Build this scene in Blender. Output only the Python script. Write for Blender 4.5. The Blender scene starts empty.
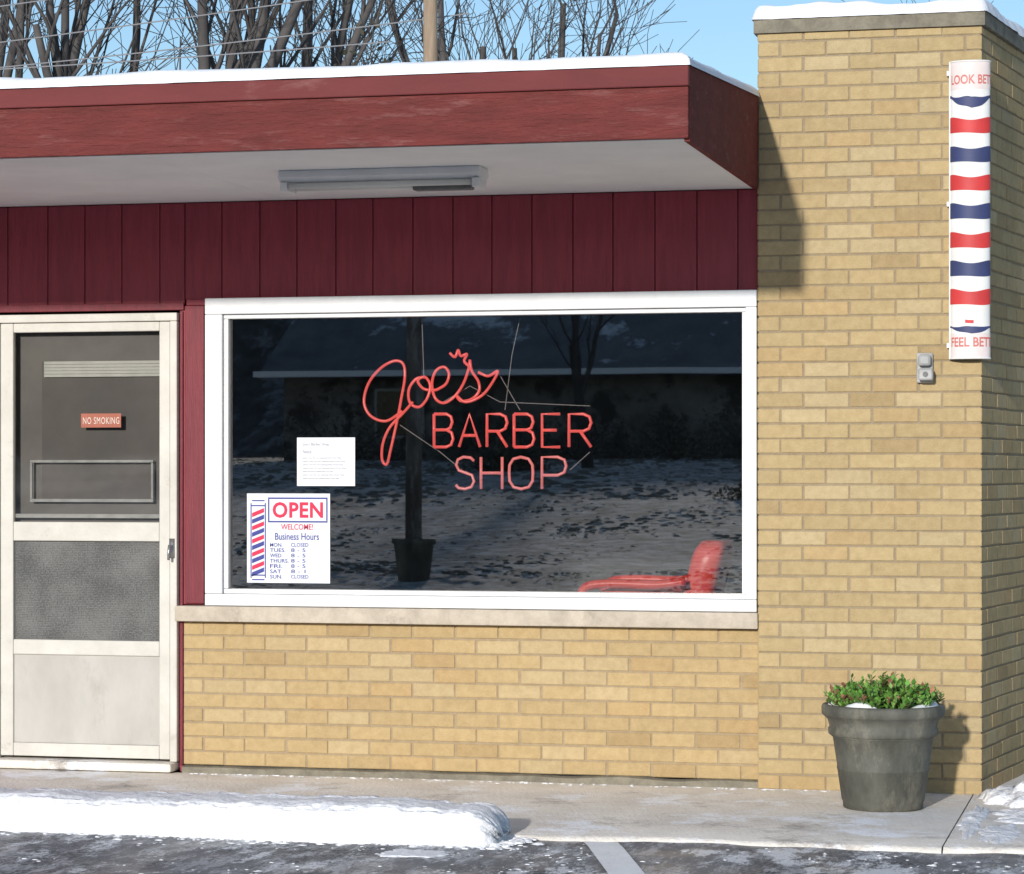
import bpy, math, random
from mathutils import Vector, Matrix, noise
random.seed(7)
R = random.Random(11)
sc = bpy.context.scene
COL = sc.collection
TH = math.atan(650/2710.0); C_, S_ = math.cos(TH), math.sin(TH)
CAMH = 1.41
# image pixel coordinates (u,v) projected onto the vertical plane y -> metres
def FX(u, y=0.0):
    t = (u-512)/2710.0
    return (12+y)*(t*C_-S_)/(C_+t*S_)
def FZ(v, x, y=0.0):
    return CAMH+(471-v)*((12+y)*C_-x*S_)/2710.0
def FP(u, v, y=0.0):
    x = FX(u, y); return Vector((x, y, FZ(v, x, y)))

# ---------------------------------------------------------------- materials
def nt(name):
    m = bpy.data.materials.new(name); m.use_nodes = True
    t = m.node_tree; b = t.nodes["Principled BSDF"]
    return m, t, b
def N(t, typ, **kw):
    n = t.nodes.new(typ)
    for k, v in kw.items():
        if k in n.inputs: n.inputs[k].default_value = v
        else: setattr(n, k, v)
    return n
def rgb(c): return (c[0], c[1], c[2], 1)
def mat(name, c1, c2=None, scale=8.0, rough=0.7, bump=0.0, bscale=60.0, metal=0.0, emit=None, es=0.0,
        stretch=(1, 1, 1), lo=0.35, hi=0.65, spec=0.4, attr=False, third=None, tscale=2.0, tlo=.55, thi=.7, bdist=.01, fourth=None, fscale=1, flo=.5, fhi=.6):
    m, t, b = nt(name)
    tc = N(t, "ShaderNodeTexCoord"); mp = N(t, "ShaderNodeMapping"); mp.inputs["Scale"].default_value = stretch
    t.links.new(tc.outputs["Object"], mp.inputs["Vector"])
    n = N(t, "ShaderNodeTexNoise", Scale=scale, Detail=8.0, Roughness=0.65)
    t.links.new(mp.outputs[0], n.inputs["Vector"])
    mr = N(t, "ShaderNodeMapRange"); mr.inputs[1].default_value = lo; mr.inputs[2].default_value = hi
    t.links.new(n.outputs["Fac"], mr.inputs[0])
    mx = N(t, "ShaderNodeMix", data_type='RGBA')
    mx.inputs[6].default_value = rgb(c1); mx.inputs[7].default_value = rgb(c2 or c1)
    t.links.new(mr.outputs[0], mx.inputs[0])
    out = mx.outputs[2]
    if attr:
        a = N(t, "ShaderNodeAttribute", attribute_name="Col")
        mm = N(t, "ShaderNodeMix", data_type='RGBA', blend_type='MULTIPLY'); mm.inputs[0].default_value = 1
        t.links.new(out, mm.inputs[6]); t.links.new(a.outputs["Color"], mm.inputs[7]); out = mm.outputs[2]
    for (col, s_, l_, h_) in ((third, tscale, tlo, thi), (fourth, fscale, flo, fhi)):
        if col is None: continue
        n3 = N(t, "ShaderNodeTexNoise", Scale=s_, Detail=12.0, Roughness=0.75)
        t.links.new(mp.outputs[0], n3.inputs["Vector"])
        m3 = N(t, "ShaderNodeMapRange"); m3.inputs[1].default_value = l_; m3.inputs[2].default_value = h_
        t.links.new(n3.outputs["Fac"], m3.inputs[0])
        mm = N(t, "ShaderNodeMix", data_type='RGBA'); t.links.new(m3.outputs[0], mm.inputs[0])
        t.links.new(out, mm.inputs[6]); mm.inputs[7].default_value = rgb(col); out = mm.outputs[2]
    t.links.new(out, b.inputs["Base Color"])
    b.inputs["Roughness"].default_value = rough; b.inputs["Metallic"].default_value = metal
    b.inputs["Specular IOR Level"].default_value = spec
    if emit: b.inputs["Emission Color"].default_value = rgb(emit); b.inputs["Emission Strength"].default_value = es
    if bump:
        nb = N(t, "ShaderNodeTexNoise", Scale=bscale, Detail=6.0, Roughness=0.6)
        t.links.new(mp.outputs[0], nb.inputs["Vector"])
        bp = N(t, "ShaderNodeBump", Strength=bump, Distance=bdist)
        t.links.new(nb.outputs["Fac"], bp.inputs["Height"]); t.links.new(bp.outputs[0], b.inputs["Normal"])
    return m

M_brick = mat("brick", (1.06, 1.05, 1.03), (.86, .83, .79), 24, .9, .5, 130, attr=True, lo=.3, hi=.7, spec=.15, third=(.38, .295, .18), tscale=1.3, tlo=.62, thi=1.0)
M_leaf = mat("leaf", (1.1, 1.1, 1.1), (.7, .7, .7), 30, .6, attr=True)
M_siding = mat("maroon_siding", (.30, .042, .058), (.23, .032, .046), 14, .5, .3, 60, stretch=(3, 3, .25), spec=.3, third=(.19, .035, .042), tscale=3, tlo=.55, thi=.75)  # colour lifted to make up for the shade under the canopy
M_fascia = mat("red_fascia", (.205, .050, .045), (.145, .040, .036), 9, .8, 1.0, 40, stretch=(.35, 1, 2.2), spec=.12, third=(.29, .13, .12), tscale=10, tlo=.55, thi=.74, bdist=.015)
M_trimred = mat("red_trim", (.185, .044, .044), (.145, .037, .037), 5, .65, .2, 30, stretch=(.3, 1, 1), spec=.12, third=(.27, .12, .11), tscale=7, tlo=.56, thi=.78)
M_soffit = mat("soffit_paint", (.88, .88, .87), (.80, .80, .79), 2.5, .7, .08, 60)
M_white = mat("white_paint", (.77, .77, .77), (.69, .69, .69), 6, .5, .06, 80, third=(.55, .53, .5), tscale=9, tlo=.64, thi=.8)
M_cream = mat("cream_paint", (.64, .61, .545), (.54, .51, .45), 5, .5, .12, 60, third=(.38, .33, .27), tscale=7, tlo=.58, thi=.78)
M_panel = mat("kick_panel", (.49, .465, .42), (.41, .385, .345), 4, .5, .1, 30, stretch=(1, 1, .5), third=(.30, .265, .22), tscale=3, tlo=.54, thi=.76)
M_stone = mat("limestone", (.58, .50, .40), (.43, .37, .29), 12, .85, .4, 90, third=(.3, .26, .2), tscale=5, tlo=.58, thi=.75)
M_cap = mat("cap_stone", (.27, .24, .18), (.17, .15, .115), 14, .9, .6, 60)
M_conc = mat("concrete", (.90, .84, .75), (.72, .66, .58), 2.2, .9, .6, 50, third=(.36, .32, .28), tscale=1.9, tlo=.55, thi=.67, fourth=(.94, .94, .95), fscale=2.3, flo=.52, fhi=.60, bdist=.015)
M_snow = mat("snow", (.90, .91, .93), (.84, .85, .88), 9, .65, .5, 24)
M_dsnow = mat("dirty_snow", (.95, .95, .96), (.86, .85, .85), 7, .7, .9, 22, third=(.60, .58, .55), tscale=7, tlo=.60, thi=.76, bdist=.018)
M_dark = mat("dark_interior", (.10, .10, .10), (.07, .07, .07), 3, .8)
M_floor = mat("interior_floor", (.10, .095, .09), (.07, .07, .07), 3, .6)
M_metal = mat("brushed_aluminium", (.50, .50, .50), (.38, .38, .38), 20, .35, metal=.8)
M_grey = mat("grey_box", (.42, .42, .41), (.30, .30, .29), 14, .45, .1, 40)
M_blind = mat("blind_slats", (.56, .56, .52), (.48, .48, .44), 14, .6)
M_dgrey = mat("dark_fixture", (.16, .16, .15), (.10, .10, .10), 12, .5)
M_tubewire = mat("grey_wire", (.30, .30, .30), (.22, .22, .22), 12, .5)
M_enamel = mat("white_enamel", (.80, .80, .78), (.72, .71, .68), 7, .5, spec=.25, third=(.6, .55, .48), tscale=8, tlo=.63, thi=.8)
M_pink = mat("pinkish_enamel", (.76, .68, .66), (.70, .60, .57), 7, .5, spec=.25)
M_red = mat("red_enamel", (.60, .05, .05), (.50, .045, .045), 9, .5, spec=.25)
M_blue = mat("blue_enamel", (.045, .06, .16), (.04, .05, .12), 9, .5, spec=.25)
M_pred = mat("faded_red_lettering", (.58, .13, .11), (.58, .20, .17), 40, .5)
M_paper = mat("paper", (.76, .77, .80), (.71, .72, .75), 4, .7)
M_ired = mat("red_ink", (.62, .03, .08), None, 4, .7)
M_iblue = mat("blue_ink", (.05, .06, .27), None, 4, .7)
M_igrey = mat("grey_ink", (.30, .30, .32), None, 4, .7)
M_orange = mat("orange_label", (.40, .12, .07), (.34, .10, .06), 9, .6)
M_lab = mat("label_ink", (.72, .60, .52), None, 4, .7)
M_pot = mat("weathered_pot", (.135, .132, .108), (.07, .070, .056), 8, .7, .35, 50, stretch=(1, 1, .5), third=(.26, .235, .18), tscale=5, tlo=.50, thi=.70)
M_soil = mat("soil", (.04, .03, .022), (.02, .015, .01), 30, .95, .6, 60)
M_vinyl = mat("red_vinyl", (.90, .07, .04), (.74, .05, .03), 5, .35, .2, 20)
M_bark = mat("bark", (.080, .072, .068), (.042, .038, .037), 5, .9, .6, 30, stretch=(1, 1, .3))
M_twig = mat("twig", (.105, .095, .09), (.062, .056, .054), 2, .9)
M_pole = mat("pole_wood", (.36, .27, .19), (.25, .18, .12), 6, .85, .4, 30, stretch=(3, 3, .3))
M_oldpole = mat("grey_pole_wood", (.20, .18, .16), (.10, .09, .08), 3, .85, .4, 30, stretch=(2, 2, .6), third=(.34, .33, .32), tscale=2, tlo=.52, thi=.60)
M_wire = mat("wire", (.25, .25, .26), None, 4, .6)
M_roof = mat("shingle_roof", (.24, .24, .25), (.14, .145, .155), 1.2, .85, .5, 20, third=(.75, .78, .82), tscale=.30, tlo=.57, thi=.62)
M_wallh = mat("house_wall", (.28, .26, .24), (.11, .10, .09), 1.1, .8, third=(.06, .055, .05), tscale=.9, tlo=.50, thi=.55)
M_glassdark = mat("dark_pane", (.02, .022, .026), None, 3, .1)
M_paint = mat("road_paint", (.95, .95, .93), (.86, .85, .83), 10, .8, .3, 60, third=(.40, .40, .40), tscale=5, tlo=.60, thi=.66)
M_neon = mat("neon_tube", (.78, .13, .12), (.70, .09, .08), 30, .25, emit=(1.0, .15, .13), es=.50)
M_neon2 = mat("neon_tube_pale", (.78, .26, .25), None, 4, .25, emit=(1.0, .24, .22), es=.36)
M_frosted = mat("lamp_diffuser", (.70, .70, .66), (.64, .64, .6), 5, .4)
M_hill = mat("sky_blocker_woods", (.13, .12, .11), (.06, .055, .052), .8, .95, .6, 3, stretch=(1.6, 1, .5), third=(.26, .25, .25), tscale=.5, tlo=.52, thi=.60)

def asphalt():
    m, t, b = nt("asphalt")
    tc = N(t, "ShaderNodeTexCoord")
    def noi(sc_, det=8.0, ro=.65, st=(1, 1, 1), off=0):
        mp = N(t, "ShaderNodeMapping"); mp.inputs["Scale"].default_value = st; mp.inputs["Location"].default_value = (off, off, 0)
        t.links.new(tc.outputs["Object"], mp.inputs["Vector"])
        n = N(t, "ShaderNodeTexNoise", Scale=sc_, Detail=det, Roughness=ro); t.links.new(mp.outputs[0], n.inputs["Vector"]); return n.outputs["Fac"]
    def ramp(s, lo, hi):
        r = N(t, "ShaderNodeMapRange"); r.inputs[1].default_value = lo; r.inputs[2].default_value = hi
        t.links.new(s, r.inputs[0]); return r.outputs[0]
    def mix(f, a, bb):
        x = N(t, "ShaderNodeMix", data_type='RGBA'); t.links.new(f, x.inputs[0])
        for i, q in ((6, a), (7, bb)):
            if isinstance(q, tuple): x.inputs[i].default_value = rgb(q)
            else: t.links.new(q, x.inputs[i])
        return x.outputs[2]
    a = mix(ramp(noi(60, 4), .42, .6), (.07, .07, .075), (.27, .27, .28))
    a = mix(ramp(noi(1.6, 8, .7, (1, .7, 1)), .44, .56), a, (.25, .25, .26))
    a = mix(ramp(noi(11, 10, .85, (1, .3, 1), 5), .50, .57), a, (.56, .56, .58))
    a = mix(ramp(noi(2.8, 12, .80, (1, .5, 1), 3), .53, .57), a, (.90, .91, .93))
    t.links.new(a, b.inputs["Base Color"])
    rr = ramp(noi(2.6, 6, .6, (1, .8, 1)), .4, .6)
    mr = N(t, "ShaderNodeMapRange"); mr.inputs[3].default_value = .35; mr.inputs[4].default_value = .95; t.links.new(rr, mr.inputs[0])
    t.links.new(mr.outputs[0], b.inputs["Roughness"])
    bp = N(t, "ShaderNodeBump", Strength=1.0, Distance=.03)
    t.links.new(noi(22, 8, .75), bp.inputs["Height"]); t.links.new(bp.outputs[0], b.inputs["Normal"])
    return m
M_asph = asphalt()
M_lawn = mat("lawn_with_snow", (.30, .29, .27), (.20, .195, .18), 9, .95, .5, 9, third=(.85, .84, .83), tscale=3.0, tlo=.42, thi=.60, bdist=.03, fourth=(.20, .19, .17), fscale=.30, flo=.52, fhi=.68)
M_lump = mat("old_snow", (.78, .77, .76), (.55, .54, .53), 4, .9)
M_tuft = mat("dead_grass", (.26, .245, .21), (.15, .14, .12), 3, .95)
def glassmat(name, ior, tint, rough=.006):
    m, t, b = nt(name); t.nodes.remove(b)
    o = [n for n in t.nodes if n.type == 'OUTPUT_MATERIAL'][0]
    tr = N(t, "ShaderNodeBsdfTransparent"); tr.inputs[0].default_value = rgb(tint)
    gl = N(t, "ShaderNodeBsdfGlossy"); gl.inputs["Roughness"].default_value = rough
    gl.inputs[0].default_value = (1, .95, .88, 1)
    tc = N(t, "ShaderNodeTexCoord"); nz = N(t, "ShaderNodeTexNoise", Scale=1.6, Detail=1.0)
    t.links.new(tc.outputs["Object"], nz.inputs["Vector"])
    bp = N(t, "ShaderNodeBump", Strength=.012, Distance=.01); t.links.new(nz.outputs["Fac"], bp.inputs["Height"])
    t.links.new(bp.outputs[0], gl.inputs["Normal"])
    fr = N(t, "ShaderNodeFresnel", IOR=ior); mx = N(t, "ShaderNodeMixShader")
    t.links.new(fr.outputs[0], mx.inputs[0]); t.links.new(tr.outputs[0], mx.inputs[1]); t.links.new(gl.outputs[0], mx.inputs[2])
    t.links.new(mx.outputs[0], o.inputs[0]); return m
M_glass = glassmat("window_glass", 3.3, (.96, .97, .97), .010)
M_glass2 = glassmat("door_glass", 2.2, (.88, .88, .87), .03)
def meshmat():
    m, t, b = nt("insect_screen")
    tc = N(t, "ShaderNodeTexCoord")
    w = N(t, "ShaderNodeTexNoise", Scale=130.0, Detail=2.0); t.links.new(tc.outputs["Object"], w.inputs["Vector"])
    w2 = N(t, "ShaderNodeTexNoise", Scale=5.0, Detail=5.0); t.links.new(tc.outputs["Object"], w2.inputs["Vector"])
    ad = N(t, "ShaderNodeMath", operation='ADD'); t.links.new(w.outputs["Fac"], ad.inputs[0]); t.links.new(w2.outputs["Fac"], ad.inputs[1])
    mr = N(t, "ShaderNodeMapRange"); mr.inputs[1].default_value = .8; mr.inputs[2].default_value = 1.2
    t.links.new(ad.outputs[0], mr.inputs[0])
    mx = N(t, "ShaderNodeMix", data_type='RGBA'); mx.inputs[6].default_value = (.055, .055, .052, 1); mx.inputs[7].default_value = (.16, .157, .148, 1)
    t.links.new(mr.outputs[0], mx.inputs[0])
    wv = N(t, "ShaderNodeTexWave", Scale=38.0, bands_direction='Z'); t.links.new(tc.outputs["Object"], wv.inputs["Vector"])
    m2 = N(t, "ShaderNodeMapRange"); m2.inputs[3].default_value = .72; m2.inputs[4].default_value = 1.1; t.links.new(wv.outputs["Fac"], m2.inputs[0])
    mm = N(t, "ShaderNodeMix", data_type='RGBA', blend_type='MULTIPLY'); mm.inputs[0].default_value = 1
    t.links.new(mx.outputs[2], mm.inputs[6]); t.links.new(m2.outputs[0], mm.inputs[7])
    t.links.new(mm.outputs[2], b.inputs["Base Color"]); b.inputs["Roughness"].default_value = .6
    return m
M_screen = meshmat()

# ---------------------------------------------------------------- mesh builder
class MB:
    def __init__(s): s.v = []; s.f = []; s.c = []
    def quad(s, pts, col=None):
        n = len(s.v); s.v += [tuple(p) for p in pts]; s.f.append(tuple(range(n, n+len(pts)))); s.c.append(col)
    def box(s, x0, x1, y0, y1, z0, z1, col=None):
        n = len(s.v)
        s.v += [(x0, y0, z0), (x1, y0, z0), (x1, y1, z0), (x0, y1, z0), (x0, y0, z1), (x1, y0, z1), (x1, y1, z1), (x0, y1, z1)]
        for f in ((0, 3, 2, 1), (4, 5, 6, 7), (0, 1, 5, 4), (1, 2, 6, 5), (2, 3, 7, 6), (3, 0, 4, 7)):
            s.f.append(tuple(n+i for i in f)); s.c.append(col)
    def tube(s, pts, rad, seg=8, closed=False, caps=True, col=None):
        pts = [Vector(p) for p in pts]; n = len(pts)
        if not hasattr(rad, '__len__'): rad = [rad]*n
        base = len(s.v); up = None
        for i, p in enumerate(pts):
            if closed: d = pts[(i+1) % n]-pts[i-1]
            else: d = pts[min(i+1, n-1)]-pts[max(i-1, 0)]
            if d.length < 1e-9: d = Vector((0, 0, 1))
            d.normalize()
            if up is None:
                up = Vector((0, 0, 1)) if abs(d.z) < .9 else Vector((1, 0, 0))
            a = up-d*up.dot(d)
            if a.length < 1e-6: a = d.orthogonal()
            a.normalize(); up = a; b = d.cross(a)
            for k in range(seg):
                an = 2*math.pi*k/seg
                q = p+(a*math.cos(an)+b*math.sin(an))*rad[i]; s.v.append((q.x, q.y, q.z))
        m = n if closed else n-1
        for i in range(m):
            for k in range(seg):
                A = base+i*seg; B = base+((i+1) % n)*seg
                s.f.append((A+k, A+(k+1) % seg, B+(k+1) % seg, B+k)); s.c.append(col)
        if caps and not closed:
            s.f.append(tuple(base+k for k in reversed(range(seg)))); s.c.append(col)
            s.f.append(tuple(base+(n-1)*seg+k for k in range(seg))); s.c.append(col)
    def lathe(s, prof, cx, cy, seg=48, capb=True, capt=False):
        base = len(s.v)
        for r, z in prof:
            for k in range(seg):
                a = 2*math.pi*k/seg; s.v.append((cx+r*math.cos(a), cy+r*math.sin(a), z))
        for i in range(len(prof)-1):
            for k in range(seg):
                s.f.append((base+i*seg+k, base+i*seg+(k+1) % seg, base+(i+1)*seg+(k+1) % seg, base+(i+1)*seg+k)); s.c.append(None)
        if capb: s.f.append(tuple(base+k for k in reversed(range(seg)))); s.c.append(None)
        if capt: s.f.append(tuple(base+(len(prof)-1)*seg+k for k in range(seg))); s.c.append(None)
    def add(s, vs, fs):
        n = len(s.v); s.v += [tuple(v) for v in vs]
        for f in fs: s.f.append(tuple(n+i for i in f)); s.c.append(None)
    def obj(s, name, m, parent=None, smooth=False, bevel=0, local=False):
        me = bpy.data.meshes.new(name); me.from_pydata(s.v, [], s.f); me.materials.append(m)
        if any(c is not None for c in s.c):
            at = me.color_attributes.new("Col", 'FLOAT_COLOR', 'CORNER'); vals = []
            for p, c in zip(s.f, s.c):
                c = c or (1, 1, 1)
                for _ in p: vals += [c[0], c[1], c[2], 1]
            at.data.foreach_set("color", vals)
        if smooth:
            me.polygons.foreach_set("use_smooth", [True]*len(me.polygons))
        me.update()
        o = bpy.data.objects.new(name, me); COL.objects.link(o)
        if bevel:
            b = o.modifiers.new("Bevel", 'BEVEL'); b.width = bevel; b.segments = 3 if bevel > .02 else 2; b.limit_method = 'ANGLE'
        if parent:
            o.parent = parent
            if not local: o.matrix_parent_inverse = parent_world(parent).inverted()
        return o
def parent_world(o):
    m = Matrix.LocRotScale(o.location, o.rotation_euler, o.scale)
    if o.parent: m = parent_world(o.parent) @ o.matrix_parent_inverse @ m
    return m
def empty(name, loc, label=None, cat=None, parent=None, group=None):
    e = bpy.data.objects.new(name, None); e.location = loc; COL.objects.link(e); e.empty_display_size = .2
    if parent: e.parent = parent; e.matrix_parent_inverse = parent_world(parent).inverted()
    if label: e["label"] = label
    if cat: e["category"] = cat
    if group: e["group"] = group
    return e
def tag(o, label=None, cat=None, kind=None):
    if label: o["label"] = label
    if cat: o["category"] = cat
    if kind: o["kind"] = kind
    return o
def text2d(s, off=0.0, space=1.0):
    cu = bpy.data.curves.new("t", 'FONT'); cu.body = s; cu.size = 1; cu.offset = off; cu.resolution_u = 3; cu.space_character = space
    o = bpy.data.objects.new("t", cu); COL.objects.link(o)
    dg = bpy.context.evaluated_depsgraph_get(); dg.update()
    me = bpy.data.meshes.new_from_object(o.evaluated_get(dg))
    vs = [(v.co.x, v.co.y) for v in me.vertices]; fs = [tuple(p.vertices) for p in me.polygons]
    bpy.data.objects.remove(o); bpy.data.curves.remove(cu); bpy.data.meshes.remove(me)
    x0 = min(v[0] for v in vs); x1 = max(v[0] for v in vs); y0 = min(v[1] for v in vs); y1 = max(v[1] for v in vs)
    return [((a-x0)/(x1-x0), (b-y0)/(y1-y0)) for a, b in vs], fs
def flat_text(mb, s, u0, u1, v0, v1, y, off=0.0, space=1.0):
    vs, fs = text2d(s, off, space)
    x0, x1 = FX(u0, y), FX(u1, y); zt, zb = FZ(v0, (x0+x1)/2, y), FZ(v1, (x0+x1)/2, y)
    mb.add([(x0+(x1-x0)*a, y, zb+(zt-zb)*b) for a, b in vs], fs)
def frect(mb, u0, u1, v0, v1, y, d=.0):
    x0, x1 = FX(u0, y), FX(u1, y); xm = (x0+x1)/2
    mb.quad([(x0, y, FZ(v1, xm, y)), (x1, y, FZ(v1, xm, y)), (x1, y, FZ(v0, xm, y)), (x0, y, FZ(v0, xm, y))])
def smooth_curve(pts, sub=6, closed=False):
    P = [Vector(p) for p in pts]; n = len(P); out = []
    rng = range(n) if closed else range(n-1)
    for i in rng:
        if closed: p0, p1, p2, p3 = P[i-1], P[i], P[(i+1) % n], P[(i+2) % n]
        else: p0, p1, p2, p3 = P[max(i-1, 0)], P[i], P[i+1], P[min(i+2, n-1)]
        for k in range(sub):
            t = k/sub
            out.append(.5*((2*p1)+(p2-p0)*t+(2*p0-5*p1+4*p2-p3)*t*t+(3*p1-p0-3*p2+p3)*t**3))
    if not closed: out.append(P[-1])
    return out

# ---------------------------------------------------------------- brickwork
BL, BH, JT = .203, .0677, .0085
def brick_wall(mb, ox, oy, dx, dy, nx, ny, width, z0, z1, phase=0, seed=1, tone=(1, 1, 1), ext=0.0, mk=1.0):
    rr = random.Random(seed); dep = .005
    mort = (.345*tone[0]*mk, .275*tone[1]*mk, .185*tone[2]*mk)
    def P(a, d, z): return (ox+dx*a+nx*d, oy+dy*a+ny*d, z)
    mb.quad([P(0, 0, z0), P(width, 0, z0), P(width, 0, z1), P(0, 0, z1)], mort)
    row = 0; z = z0
    while z < z1-.02:
        zt = min(z+BH-JT, z1-.003)
        a = -(BL/2 if (row+phase) % 2 else 0)
        rk = rr.uniform(.97, 1.03)
        while a < width-.02:
            a0 = max(a, 0); a1 = min(a+BL-JT, width)
            if a+BL-JT > width-.03: a1 = width+ext
            if a1-a0 > .03:
                j = rr.uniform(-.0014, .0014); jz = rr.uniform(-.0016, .0016); ja = rr.uniform(-.0025, .0025)
                q = rr.random(); k = rr.uniform(.94, 1.06)*rk
                if q < .06: c = (.42, .31, .165)
                elif q < .2: c = (.50, .395, .23)
                elif q < .28: c = (.475, .345, .18)
                else: c = (.475, .362, .196)
                c = (c[0]*k*tone[0], c[1]*k*tone[1], c[2]*k*tone[2])
                aa0, aa1, zz0, zz1 = a0+(ja if a0 > 0 else 0), a1+(ja if a1 < width else 0), z+jz, zt+jz
                D = dep+j; ch = .0032
                o = [P(aa0, 0, zz0), P(aa1, 0, zz0), P(aa1, 0, zz1), P(aa0, 0, zz1)]
                p = [P(aa0, D-ch*.7, zz0), P(aa1, D-ch*.7, zz0), P(aa1, D-ch*.7, zz1), P(aa0, D-ch*.7, zz1)]
                f = [P(aa0+ch, D, zz0+ch), P(aa1-ch, D, zz0+ch), P(aa1-ch, D, zz1-ch), P(aa0+ch, D, zz1-ch)]
                n = len(mb.v); mb.v += o+p+f
                for i in range(4):
                    i2 = (i+1) % 4
                    mb.f.append((n+i, n+i2, n+4+i2, n+4+i)); mb.c.append(tuple(x*.85 for x in c))
                    mb.f.append((n+4+i, n+4+i2, n+8+i2, n+8+i)); mb.c.append(c)
                mb.f.append((n+8, n+9, n+10, n+11)); mb.c.append(c)
            a += BL
        z += BH; row += 1

def nz(x, y, z=0.0): return noise.noise(Vector((x, y, z)))
def snow_sheet(mb, x0, x1, y0, y1, basef, thick, edge=.06, amp=.012, step=.03, freq=3.0, stepx=None):
    sx = stepx or step
    def cuts(a, b, st):
        e = [0, .08, .25, .55, 1.0]
        L = [a+edge*k for k in e]; Rr = [b-edge*k for k in reversed(e)]
        n = max(2, int((b-a-2*edge)/st)); M = [a+edge+(b-a-2*edge)*i/n for i in range(1, n)]
        return L+M+Rr
    xs = cuts(x0, x1, sx); ys = cuts(y0, y1, step)
    base = len(mb.v); ny_ = len(ys)
    for i, x in enumerate(xs):
        for j, y in enumerate(ys):
            ex = min(x-x0, x1-x)/edge; ey = min(y-y0, y1-y)/edge
            e = max(0, min(1, min(ex, ey))); fall = math.sqrt(max(0, 1-(1-e)**2))
            h = (thick+amp*2*nz(x*freq, y*freq, 3)+amp*nz(x*freq*3.1, y*freq*3.1, 9))*fall
            yy = y+(.012*nz(x*5, 1)+.006*nz(x*17, 4) if j < 3 else 0)
            mb.v.append((x, yy, basef(x, y)+(h if e > 0 else -.004)))
    for i in range(len(xs)-1):
        for j in range(ny_-1):
            a = base+i*ny_+j; mb.f.append((a, a+ny_, a+ny_+1, a+1)); mb.c.append(None)

# ================================================================ GROUND
def gz(x, y):
    if y > -19: return -.03
    t = min(1, (-19-y)/34.0); t = t*t*(3-2*t)
    return -.03+1.75*t
def gh(x, y): return gz(x, y)+((.2*nz(x*.07, y*.07)+.10*nz(x*.35, y*.3)) if y < -21 else 0)
g = MB()
xs = [-300, -150, -80]+[-60+2*i for i in range(41)]+[40, 90, 150, 300]
ys = [-300, -160, -90]+[-70+1.5*i for i in range(37)]+[-10, 0, 10, 40, 80, 160, 400]
for x in xs:
    for y in ys: g.v.append((x, y, gh(x, y)))
for i in range(len(xs)-1):
    for j in range(len(ys)-1):
        a = i*len(ys)+j; g.f.append((a, a+len(ys), a+len(ys)+1, a+1)); g.c.append(None)
tag(g.obj("ground", M_lawn, smooth=True), "snow patched lawn spreading around the barber shop", None, "structure")
g = MB()  # unseen hill added to block the yellow low sky in the glass reflections
xs = [-260+2.0*i for i in range(220)]
prof_h = [(-100, 1.4), (-108, 5), (-116, 9), (-124, 12), (-140, 13), (-180, 1)]
for x in xs:
    for k, (y, z) in enumerate(prof_h):
        r_ = 1+.22*nz(x*.03, 3)+.10*nz(x*.6, k)
        g.v.append((x, y+1.5*nz(x*.3, k*3), z*r_+(1.6*nz(x*1.7, k*5) if 0 < k < 5 else 0)))
for i in range(len(xs)-1):
    for j in range(5):
        a = i*6+j; g.f.append((a, a+1, a+7, a+6)); g.c.append(None)
tag(g.obj("sky_blocker_hill", M_hill), "added wooded hill out of view, hides bright sky from the glass", None, "structure")
g = MB()
def al(x, y): return -.020+.010*nz(x*1.3, y*1.3)+.006*nz(x*5, y*5)+.006
xs = [-40, -20, -10]+[-8+.06*i for i in range(150)]+[2, 6, 30]
ys = [-18.5, -10, -5, -4]+[-3.5+.05*i for i in range(38)]
for x in xs:
    for y in ys: g.v.append((x, y, -.020+(.010*nz(x*1.3, y*1.3)+.006*nz(x*5, y*5) if y > -3.5 else 0)))
for i in range(len(xs)-1):
    for j in range(len(ys)-1):
        a = i*len(ys)+j; g.f.append((a, a+len(ys), a+len(ys)+1, a+1)); g.c.append(None)
tag(g.obj("parking_lot", M_asph, smooth=True), "frosty worn asphalt parking lot", None, "structure")
g = MB()
joints = [-14, -8.2, -.80, .9, 2.6, 5, 8, 12]
for i in range(len(joints)-1):
    xa, xb = joints[i]+.003, joints[i+1]-.003; yb = -.03 if joints[i] < -.9 else 4.0; zz = R.uniform(-.004, .002)
    nxs = max(2, int((xb-xa)/.05)); rowsY = [0, .012, .03, .4, .8, 1.2, None]
    base = len(g.v); m_ = len(rowsY)+1
    for k in range(nxs+1):
        x = xa+(xb-xa)*k/nxs; ed = -1.745+.05*nz(x*1.9, 7)+.025*nz(x*9, 3)
        g.v.append((x, ed-.01, -.05))
        for q, ry in enumerate(rowsY):
            y = yb if ry is None else ed+ry
            z = zz+(-.016 if q == 0 else -.005 if q == 1 else 0)+.004*nz(x*1.1, y*1.1)
            g.v.append((x, y, z))
    for k in range(nxs):
        for q in range(m_-1):
            a = base+k*m_+q; g.f.append((a, a+m_, a+m_+1, a+1)); g.c.append(None)
tag(g.obj("sidewalk", M_conc, smooth=True), "worn concrete sidewalk slabs before the shop", None, "structure")
g = MB(); n = 24
for i in range(n):
    a = i/n; b = (i+1)/n
    xa, ya = -2.10+.50*a, -1.78-1.55*a; xb, yb = -2.10+.50*b, -1.78-1.55*b
    g.quad([(xb-.068, yb, al(xb, yb)), (xb+.068, yb, al(xb, yb)), (xa+.068, ya, al(xa, ya)), (xa-.068, ya, al(xa, ya))])
tag(g.obj("painted_line", M_paint), "worn white parking bay line on asphalt", None, "structure")

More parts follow.
